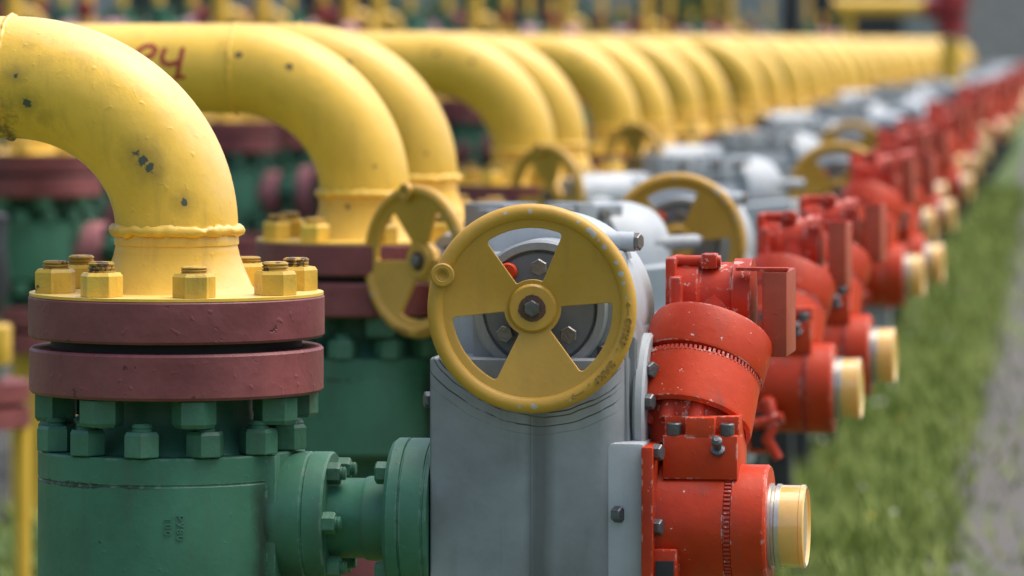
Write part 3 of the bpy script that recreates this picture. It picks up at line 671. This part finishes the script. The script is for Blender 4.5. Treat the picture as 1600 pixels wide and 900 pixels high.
    bm = bm_new(); lathe(bm, [(0, 0), (.011, 0), (.011, .006), (.006, .008), (.006, .018), (.0085, .021), (.0085, .027), (.004, .031), (0, .031)], T(), 16); ME['nipple'] = mesh_of('grease_nipple', bm, M_bolt, 30)
    CLU.update(x0=x0, x1=x1, z1=z1, ly=ly, zc=zc)
M_teeth = paint('rubbed_red_edge', (.40, .04, .02), .5, .15, chip=(.50, .34, .31), chip_at=.57, chip_scale=90, dirt=.1, bump=.1)
M_maroonred = paint('dull_red_box_paint', (.36, .055, .022), .5, .2, chip=(.5, .38, .34), chip_at=.68, dirt=.3, bump=.2)
act_meshes()
def add_actuator(R, near, dx):
    L = (dx, 0, 0)
    link('adapter_plate', BODY['adapter'], R, L); link('mounting_plate', BODY['mount'], R, L)
    b = link('actuator_barrel', BODY['barrel'], R, L); link('steel_collar', BODY['collar'], R, L); link('end_cap', BODY['cap'], R, L)
    nb = link('neck_block', BODY['neckb'], R, L)
    c = link('clutch_housing', BODY['clutch'], R, L); link('clutch_lid', BODY['lid'], R, L); link('clutch_base', BODY['clubase'], R, L)
    m = link('drive_motor', BODY['motor'], R, L); tb = link('terminal_box', BODY['tbox'], R, L); link('box_lid', BODY['tlid'], tb)
    if near:
        link('toothed_ring', BODY['teeth'], b); link('toothed_ring', BODY['teeth2'], c); n = link('nameplate', BODY['nplate'], b)
        for px, py in ((1033, 708), (1022, 825)):
            x, z = at(px, py, -.11); link('bolt', ME['sbolt'], b, (A(1030)-.001, -.095, z), (.3, pi/2, 0))
    if dx: link('release_lever', BODY['lever'], R, L)
    for x in (CLU['x0']+.017, CLU['x1']-.017): link('socket_screw', ME['socket'], nb, (x, CLU['ly']+.010, CLU['z1']-.0285))
    x, z = at(1117, 692, -.06); link('grease_nipple', ME['nipple'], nb, (x, CLU['ly']+.002, z-.012), (radians(50), 0, 0))

# ------------------------------------------------------------------ the row
ordinal = ['first', 'second', 'third', 'fourth', 'fifth', 'sixth', 'seventh', 'eighth', 'ninth', 'tenth', 'eleventh', 'twelfth', 'thirteenth', 'fourteenth', 'fifteenth', 'sixteenth', 'seventeenth', 'eighteenth', 'nineteenth', 'twentieth',
 'twenty-first', 'twenty-second', 'twenty-third', 'twenty-fourth', 'twenty-fifth', 'twenty-sixth', 'twenty-seventh', 'twenty-eighth', 'twenty-ninth', 'thirtieth', 'thirty-first', 'thirty-second', 'thirty-third', 'thirty-fourth', 'thirty-fifth', 'thirty-sixth']
# right edge of each pipe as measured, its distance, and how far the gear stands off
meas = [(372, 7.5, 0, 0, 0), (640, 10.2, .07, -.028, .045), (715, 11.2, .13, -.024, .045), (868, 14.5, .22, -.035, .08), (917, 15.4, .25, -.035, .075), (1000, 18.6, .25, -.04, .08), (1050, 19.6, .26, -.04, .08), (1097, 22.7, .25, -.04, .08), (1140, 23.7, .26, -.04, .08)]
units = [((px-800)/7500*Y-PR, Y, dx, dz, lift) for px, Y, dx, dz, lift in meas]
X, Y = units[-1][0], units[-1][1]
while Y < 78:
    Y += 3.1 if len(units) % 2 == 1 else 1.0
    X = units[8][0] + .118*(Y-units[8][1]) + (.03 if len(units) % 2 == 0 else -.03)
    units.append((X, Y, .25, -.03, .08))
POSTME = {}
for i, (X, Y, dx, dz, lift) in enumerate(units):
    near = i < 3
    o_ = ordinal[i]
    far_valve = i >= 5
    # pipe
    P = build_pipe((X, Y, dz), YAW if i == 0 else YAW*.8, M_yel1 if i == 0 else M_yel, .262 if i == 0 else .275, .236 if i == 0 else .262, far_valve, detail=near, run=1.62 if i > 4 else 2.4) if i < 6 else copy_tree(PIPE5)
    if i == 5: PIPE5 = P
    if i > 5: P.location = (X, Y, dz)
    lab = {0: 'nearest yellow elbow pipe with a dark paint scar, sharp at the left edge',
           1: 'yellow elbow pipe with red handwritten letters, second from the left',
           2: 'yellow elbow pipe tucked right behind the lettered one, third from the left',
           3: 'fourth yellow elbow pipe from the left, behind the small turned handwheel'}.get(i, '%s yellow elbow pipe counted from the nearest at the left' % o_)
    tag(P, lab, 'pipe', 'yellow elbow pipes along the row')
    # valve with gearbox and actuator
    typeA = i % 2 == 0
    if i < 7:
        V = root('motorised_valve', (X, Y, dz), YAW)
        add_body(V, near); add_stem(V, near, dx)
        before = set(V.children)
        add_actuator(V, near, dx)
        for o in V.children:
            if o not in before:
                o.location.z += lift
                if i and o.name.startswith('clutch'): o.location.z -= .06
                if i and o.name.startswith('drive'): o.location.z -= .045
                if i and o.name.startswith('terminal'): o.location.z -= .045
        before = set(V.children)
        wheel = (add_gearA if typeA else add_gearB)(V, near, dx+{2: -.085, 4: .08}.get(i, 0))
        for o in V.children:
            if o not in before: o.location.z += {2: -.03, 4: -.035, 6: -.035}.get(i, -.0)
        if i == 5: VB = V
        if i == 6: VA = V
    else:
        V = copy_tree(VA if typeA else VB); V.location = (X+random.uniform(-.06, .06), Y+random.uniform(-.12, .12), dz+random.uniform(-.03, .03)); V.rotation_euler.z += radians(random.uniform(-5, 5))
        for o in V.children:
            if o.name.startswith('handwheel'): o.matrix_local = o.matrix_local @ Matrix.Rotation(random.uniform(0, 2), 4, 'Y')
    lab = {0: 'nearest valve in sharp focus, grey gearbox with large front-facing yellow handwheel, red actuator',
           1: 'second valve from the camera, its yellow handwheel turned left behind the nearest handwheel',
           2: 'third valve from the camera, its yellow handwheel above the nearest red motor'}.get(i, '%s valve counted from the camera, %s' % (o_, 'handwheel facing the camera' if typeA else 'handwheel turned to the left'))
    tag(V, lab, 'valve', 'valves with red actuators along the row')
    # dark support post under the gear
    if 'p' not in POSTME:
        bm = bm_new(); box(bm, .52, .60, .02, .10, 0.02, ZB-.19, .004); POSTME['p'] = mesh_of('post', bm, M_dark, 30)
        bm = bm_new(); box(bm, .46, .66, -.04, .16, 0, .02, .003); POSTME['f'] = mesh_of('foot_plate', bm, M_dark, 30)
        bm = bm_new(); box(bm, .62, .66, .02, .10, 0.02, ZB-.19, .004); POSTME['q'] = mesh_of('post', bm, M_dark, 30)
    if i > 0:
        Sp = root('support_stand', (X, Y, 0), YAW); 
        link('post', POSTME['p'], Sp, (dx-.1, 0, dz)); link('foot_plate', POSTME['f'], Sp, (dx-.1, 0, 0))
        tag(Sp, 'dark steel support under the %s valve counted from the camera' % o_, 'support', 'supports under the valves')
    # second valve at the far end of the pipe
    if far_valve:
        if i == 5:
            F = root('rear_valve', (0, 0, 0), YAW); add_body(F, False)
            zf = H-.392; bm = bm_new(); lathe(bm, [(0, zf+.11), (.098, zf+.11), (.105, zf+.06), (.117, zf+.012), (.2295, zf+.0015), (.2295, zf-.003), (0, zf-.003)], T(), 40); obj('weld_neck', bm, M_yel, F, 40)
            bm = bm_new(); lathe(bm, [(0, zf-.003), (.231, zf-.003), (.231, zf-.068), (0, zf-.068)], T(), 48); obj('flange', bm, M_maroon, F, 30)
            for k in range(8): link('nut', ME['ynut'], F, (.19*cos(k*pi/4), .19*sin(k*pi/4), zf+.001), (0, 0, k), None); add_stem(F, False, 0, 'p'); REAR = F
        else: F = copy_tree(REAR)
        off = -(2*.275+1.62); yw = YAW*.8
        F.location = (X+off*cos(yw), Y+off*sin(yw), dz+.06)
        if i == 5:
            G = copy_tree(F); G.location = (-1.68, 17.0, 0); tag(G, 'green valve with maroon flanges nearest the left edge, under the front elbow', 'valve', 'green valves behind the row')
            bm = bm_new(); sweep(bm, [(0, 0, H-.40), (0, 0, H-.27)] + [(-.2*(1-cos(t*pi/16)), 0, H-.27+.2*sin(t*pi/16)) for t in range(1, 9)] + [(-.9, 0, H-.07)], PR, 32); obj('inlet_pipe', bm, M_yel, G, 50)
        tag(F, 'green valve with maroon flanges at the rear end of the %s yellow pipe' % o_, 'valve', 'green valves behind the row')

# body markings, red writing on the second pipe
V1 = [o for o in S.objects if o.name == 'motorised_valve'][0]
bm = bm_new()
for s, px in (('\u0420\u042380', 274), ('100', 256)):
    for k, ch in enumerate(s):
        xx, zz = at(px, 812+ (0 if s == '100' else -2) + k*10.5, -.2); xo = xx+.014; yy = -sqrt(max(.0, .2027**2-xo**2))-.0002; a = math.atan2(yy, xo)
        M = T(xx, yy, zz) @ Matrix.Rotation(a+pi/2, 4, 'Z') @ Matrix.Rotation(pi/2, 4, 'X') @ Matrix.Rotation(-pi/2, 4, 'Z')
        add_text(bm, ch, .0155, M, .0020)
obj('cast_lettering', bm, M_green, V1, 20)
P2 = [o for o in S.objects if o.name == 'elbow_pipe.001'][0]
Xp, Yp = units[1][0], units[1][1]; zc2 = H-.292+.262
def onpipe(px, py):
    """point on the front of pipe two's level run"""
    z = H - (py-65)/7500*(Yp-.02) - units[1][3]; h = z-zc2; y = -sqrt(max(1e-5, (PR+.0006)**2-h*h))
    x = ((px+11-800)/7500*(Yp+.02) - Xp)/.99; return Vector((x, y, z))
bm = bm_new()
def stroke(pl, wd=.0052):
    n = 7; pts = []
    for (a, b_) in zip(pl, pl[1:]):
        for i in range(n): t = i/n; pts.append((a[0]+(b_[0]-a[0])*t, a[1]+(b_[1]-a[1])*t))
    pts.append(pl[-1]); Q = [onpipe(*p) for p in pts]
    for k in range(len(Q)-1):
        p, q = Q[k], Q[k+1]; nrm = Vector((0, p.y, p.z-zc2)).normalized(); sdir = (q-p).normalized().cross(nrm)*wd
        e = (q-p).normalized()*wd*.4
        vs_ = [bm.verts.new(v) for v in (p-e+sdir, q+e+sdir, q+e-sdir, p-e-sdir)]; lo = [bm.verts.new(v.co-nrm*.002) for v in vs_]
        bm.faces.new(vs_)
        for i in range(4): j = (i+1) % 4; bm.faces.new((vs_[i], lo[i], lo[j], vs_[j]))
stroke([(186, 70), (198, 84), (204, 100), (206, 120)]); stroke([(160, 74), (168, 92), (178, 108)])
stroke([(212, 92), (226, 91), (240, 86), (244, 77), (237, 71), (226, 72), (216, 80), (211, 92), (214, 104), (224, 109), (236, 106)])
stroke([(258, 76), (254, 88), (256, 97), (266, 101), (280, 97)]); stroke([(286, 75), (284, 90), (281, 106), (279, 122)]); stroke([(273, 122), (290, 120)], .004)
lt = obj('painted_letters', bm, M_redtxt, P2, 0)

# ------------------------------------------------------------------ background rigs above the pipes
def riser(x_img, Y, top, kind, lab):
    X = (x_img-800)/7500*Y
    R = root('instrument_riser', (X, Y, 0), random.uniform(-.3, .3))
    zt = H + top
    if kind == 0:      # tee with a side branch and red handle
        bm = bm_new(); cyl(bm, .045, H-.16, zt, T(), 20); lathe(bm, discp(.055, -.05, .02), T(0, 0, H+.12), 20); obj('riser_pipe', bm, M_yel, R, 35)
        bm = bm_new(); sweep(bm, [(0, 0, H+.16), (.10, 0, H+.16), (.13, 0, H+.13), (.14, 0, H+.05), (.13, 0, H-.06), (.04, 0, H-.1)], .032, 16); obj('branch_pipe', bm, M_yel, R, 50)
        bm = bm_new(); cyl(bm, .06, -.03, .03, LX(-.12, 0, H+.15), 20); cyl(bm, .02, -.03, .12, LX(-.10, 0, H+.15), 12); obj('red_valve', bm, M_reddk, R, 35)
    elif kind == 1:    # green body with pink flange
        bm = bm_new(); cyl(bm, .07, 0, H+.22, T(), 24); cyl(bm, .05, -.1, .16, LX(0, 0, H+.07), 20); obj('valve_body', bm, M_greenbg, R, 35)
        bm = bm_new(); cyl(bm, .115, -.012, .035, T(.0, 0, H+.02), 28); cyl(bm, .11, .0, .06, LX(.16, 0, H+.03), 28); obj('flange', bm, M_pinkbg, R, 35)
        bm = bm_new(); cyl(bm, .03, H-.1, zt, T(0, 0, 0), 14); obj('riser_pipe', bm, M_yel, R, 35)
    else:              # plain yellow stand pipe with pink blind flange
        bm = bm_new(); cyl(bm, .034, H-.16, zt, T(), 16); cyl(bm, .05, H+.04, H+.10, T(), 16); obj('riser_pipe', bm, M_yel, R, 35)
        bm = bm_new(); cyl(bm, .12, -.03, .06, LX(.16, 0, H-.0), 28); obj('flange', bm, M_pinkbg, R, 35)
        bm = bm_new(); cyl(bm, .05, -.02, .03, LYn(0, -.05, H+.18), 18); obj('red_handle', bm, M_reddk, R, 35)
    bm = bm_new(); cyl(bm, .15, 0, H-.36, T(), 28); cyl(bm, .19, H-1.0, H-.5, T(), 28); obj('green_base', bm, M_greenbg, R, 35)
    bm = bm_new(); lathe(bm, [(0, H-.36), (.23, H-.36), (.23, H-.27), (.2, H-.265), (.2, H-.255), (.23, H-.25), (.23, H-.16), (0, H-.16)], T(), 32); obj('maroon_flange', bm, M_maroon, R, 35)
    tag(R, lab, 'riser', 'yellow risers behind the pipes')
M_reddk = paint('dark_red_paint', (.30, .02, .025), .45, .2, dirt=.2, bump=0)
M_greenbg = paint('teal_green_paint', (.03, .15, .09), .5, .2, dirt=.2, bump=0)
rs = [(20, 20, 0), (62, 21, 2), (100, 24, 1), (137, 21, 2), (190, 25, 1), (248, 23, 1), (300, 26, 1), (345, 22, 0), (410, 23, 0), (452, 27, 1), (505, 24, 2), (545, 24, 0), (590, 26, 0), (640, 30, 1), (700, 30, 1), (742, 28, 0), (792, 30, 2), (826, 34, 1), (862, 32, 2), (886, 33, 0), (940, 36, 2), (972, 38, 1), (1010, 38, 0), (1045, 42, 2), (1080, 44, 1), (1110, 46, 2), (1140, 50, 0), (1170, 54, 2), (1200, 58, 1), (1262, 50, 1), (1285, 54, 2)]
for k, (xi, Y, kd) in enumerate(rs):
    riser(xi, Y+6, .34+.25*(k % 3), kd, '%s riser from the left above the pipes, %s' % (ordinal[k], ('with red valve', 'green with pink flange', 'with pink round flange')[kd]))

# dark lamp post, overhead header with red valve, concrete wall, hall, hedge
def px2(x, Y): return (x-800)/7500*Y
M_polepaint = paint('near_black_post', (.012, .014, .018), .6, .1, dirt=0, bump=0)
R = root('dark_post', (px2(1237, 42), 42, 0)); bm = bm_new(); lathe(bm, [(0, .03), (.095, .03), (.09, 1.2), (.08, 4.2), (0, 4.2)], T(), 24); obj('shaft', bm, M_polepaint, R, 40)
bm = bm_new(); box(bm, -.15, .15, -.15, .15, 0, .03, .005); obj('base_plate', bm, M_dark, R, 30); bm = bm_new(); lathe(bm, [(0, 4.2), (.14, 4.2), (.16, 4.35), (.05, 4.5), (0, 4.5)], T(), 20); obj('lamp_head', bm, M_dark, R, 40)
tag(R, 'dark round post rising behind the far yellow pipes', 'post')
Y = 46; x0 = px2(1302, Y); x1 = px2(1450, Y)
R = root('header_pipe', (px2(1486, Y), Y, 0)); bx = px2(1486, Y)
bm = bm_new(); cyl(bm, .082, x0-bx, x1-bx+.05, LX(0, 0, H+.335), 32); obj('level_pipe', bm, M_yel, R, 40)
bm = bm_new(); cyl(bm, .10, 0, H+.02, T(), 24); obj('upright', bm, M_yel, R, 40)
bm = bm_new(); cyl(bm, .14, H+.05, H+.55, T(), 28); cyl(bm, .11, -.26, .1, LX(0, 0, H+.33), 28); cyl(bm, .19, H+.30, H+.36, T(), 28); cyl(bm, .10, -.06, .14, LX(0, 0, H+.42), 20); obj('valve_housing', bm, M_reddk, R, 35)
bm = bm_new(); cyl(bm, .05, 0, H+.26, T(x0-bx+.15, .0, 0), 20); obj('upright', bm, M_yel, R, 40)
tag(R, 'level yellow header pipe ending in a dark red valve at the top right', 'pipe')
bm = bm_new(); box(bm, px2(1512, 120), px2(1512, 120)+30, 120, 120.4, 0, 9, .02); obj_ = obj('concrete_wall', bm, M_concrete, smooth=0); tag(obj_, 'plain grey concrete wall at the far end of the row', 'wall')
R = root('industrial_hall', (0, 135, 0)); M_hall = paint('blue_grey_cladding', (.25, .28, .29), .7, .15, dirt=.2, bump=0)
bm = bm_new(); box(bm, -32, 13, 0, 12, 0, 7, .05); obj('wall', bm, M_hall, R, 0)
for k in range(9):
    bm = bm_new(); box(bm, -30+4.8*k, -27.4+4.8*k, -.06, .02, .8, 3.4, .02); obj('window', bm, M_dark, R, 0)
bm = bm_new(); box(bm, -32.5, 13.5, -.5, 12.5, 7, 7.4, .05); obj('roof', bm, M_dark, R, 0)
tag(R, 'long blue grey industrial hall far behind the pipes', 'building')
# leafy hedge in separate bushes
def leafmat(name, a, b_):
    m = bpy.data.materials.new(name); m.use_nodes = True; nt = m.node_tree; b = nt.nodes['Principled BSDF']
    tc = nt.nodes.new('ShaderNodeTexCoord'); n = N(nt, 'ShaderNodeTexNoise', Scale=2.0 if name != 'grass_blades' else 2.6, Detail=5, Roughness=.7); nt.links.new(tc.outputs['Object'], n.inputs['Vector'])
    nt.links.new(mixc(nt, ramp(nt, n.outputs[0], .36, .64), a, b_), b.inputs['Base Color']); b.inputs['Roughness'].default_value = .7; b.inputs['Specular IOR Level'].default_value = .2; return m
M_leaf = leafmat('leaf', (.03, .07, .02), (.07, .12, .03))
def bush(X, Y, w_, h_, n=1400):
    R = root('shrub', (X, Y, 0)); bm = bm_new()
    for _ in range(n):
        u = Vector((random.gauss(0, .42), random.gauss(0, .35), random.uniform(.1, 1)))
        if u.x**2+u.y**2 > 1.1*(1.15-u.z*.7): continue
        p = Vector((u.x*w_, u.y*w_, u.z*h_*(1+.25*noise.noise(Vector((u.x*3, Y, X)))))); s = random.uniform(.06, .13)
        q = Matrix.Rotation(random.random()*6, 3, Vector((random.random()-.5, random.random()-.5, random.random()-.5)).normalized())
        bm.faces.new([bm.verts.new(p+q@Vector(v)*s) for v in ((-1, 0, 0), (0, -.5, .1), (1, 0, 0), (0, .5, .1))])
    obj('foliage', bm, M_leaf, R, 0)
    bm = bm_new()
    for k in range(4): sweep(bm, [(0, 0, 0), (random.uniform(-.2, .2)*w_, random.uniform(-.2, .2)*w_, h_*.4), (random.uniform(-.5, .5)*w_, random.uniform(-.4, .4)*w_, h_*.8)], [.06, .04, .015], 8)
    obj('stem', bm, M_concrete, R, 50); return R
for k, xi in enumerate((60, 210, 330, 470, 600, 720, 860, 960, 1090, 1290)):
    b_ = bush(px2(xi, 84+3*(k % 3)), 84+3*(k % 3), 1.0+.3*(k % 2), 1.95+.35*((k*7) % 3))
    tag(b_, '%s dark green shrub from the left far behind the risers' % ordinal[k], 'shrub', 'shrubs far behind the pipes')

sheet('gravel_bed', [(-30, 16.9), (SL*16.9-.40-1.1, 16.9), (SL*95-.40-1.1, 95), (-30, 95)], .006, paint('dark_gravel', (.035, .037, .03), .9, .3, dirt=.2, bump=.5, bscale=18))
R = root('side_stand', (-1.64, 14.0, 0))
bm = bm_new(); lathe(bm, [(0, H-1.12), (.235, H-1.12), (.235, H-1.065), (.21, H-1.06), (.21, H-1.05), (.235, H-1.045), (.235, H-.99), (0, H-.99)], T(), 48); obj('flange', bm, M_maroon, R, 30)
bm = bm_new(); cyl(bm, .022, 0, H-1.12, T(.215, -.02, 0), 20); obj('leg', bm, M_yel, R, 40)
bm = bm_new(); cyl(bm, .022, 0, H-1.12, T(-.215, -.02, 0), 20); obj('leg', bm, M_yel, R, 40)
bm = bm_new(); cyl(bm, .15, H-.99, H-.80, T(), 32); obj('valve_body', bm, M_greenbg, R, 40)
bm = bm_new(); box(bm, .05, .185, -.17, -.02, H-.935, H-.82, .012); obj('yellow_block', bm, M_yel, R, 30)
bm = bm_new(); sweep(bm, [(.10, -.05, H-.80), (.13, -.06, H-.70), (.12, -.05, H-.58), (.15, -.06, H-.50)], [.05, .055, .05, .03], 16); obj('dark_cover', bm, M_dark, R, 50)
tag(R, 'yellow legged stand with maroon flange at the lower left edge, blurred', 'stand')
# ------------------------------------------------------------------ grass
def grass():
    import numpy as np
    rng = np.random.default_rng(3); n = 120000
    Y = 8.5 + (55-8.5)*rng.random(n)**1.5
    off = rng.random(n)*3.6-2.9; wide = rng.random(n) < .22; off = np.where(wide, -2.5-rng.random(n)*3, off)
    X = SL*Y-.37+off+.04*np.sin(Y*9)+.03*np.sin(Y*23)
    onpath = (off > .05) & (rng.random(n) > .06); keep = ~onpath & ~((off < -1.05) & (Y > 17.2)); X, Y = X[keep], Y[keep]; n = len(X)
    clump = np.sin(X*5.1+2*np.sin(Y*1.7))*np.sin(Y*2.3+X)
    h = (.05+.06*rng.random(n))*(1+.35*clump)*(1+Y*.008); wd = (.0035+.004*rng.random(n))*(1+Y*.05)
    a = rng.random(n)*6.283; lean = h*(.2+.7*rng.random(n)); b = rng.random(n)*6.283
    V = np.zeros((n, 3, 3)); V[:, 0] = np.stack([X-wd*np.cos(a), Y-wd*np.sin(a), 0*X], 1); V[:, 1] = np.stack([X+wd*np.cos(a), Y+wd*np.sin(a), 0*X], 1); V[:, 2] = np.stack([X+lean*np.cos(b), Y+lean*np.sin(b), h], 1)
    me = bpy.data.meshes.new('grass'); me.vertices.add(n*3); me.vertices.foreach_set('co', V.ravel()); me.loops.add(n*3); me.loops.foreach_set('vertex_index', np.arange(n*3, dtype=np.int32))
    me.polygons.add(n); me.polygons.foreach_set('loop_start', np.arange(0, n*3, 3, dtype=np.int32)); me.update(calc_edges=True)
    me.materials.append(leafmat('grass_blades', (.18, .24, .05), (.235, .285, .08)))
    tag(link('grass', me), 'short green grass beside the paved path', 'grass', kind='stuff')
    # clover and dandelion heads
    bm = bm_new()
    for k in range(220):
        y = 11+34*random.random()**1.5; x = SL*y-.37-random.random()*1.6; s = random.uniform(.008, .014)
        if noise.noise(Vector((x*1.2, y*.8, 3))) < -.05: continue
        c = Vector((x, y, random.uniform(.08, .13))); fs = []
        vs_ = [bm.verts.new(c+Vector((s*cos(q*1.2566), s*sin(q*1.2566), 0))) for q in range(5)]; tp = bm.verts.new(c+Vector((0, 0, s*.8)))
        for q in range(5): f = bm.faces.new((vs_[q], vs_[(q+1) % 5], tp)); f.material_index = k % 3 != 0
    tag(obj('meadow_flowers', bm, [paint('dandelion_yellow', (.7, .5, .03), .7, .1, dirt=0, bump=0), paint('clover_white', (.6, .6, .55), .7, .1, dirt=0, bump=0)], smooth=0), 'small yellow and white flowers scattered in the grass', 'flowers', kind='stuff')
grass()
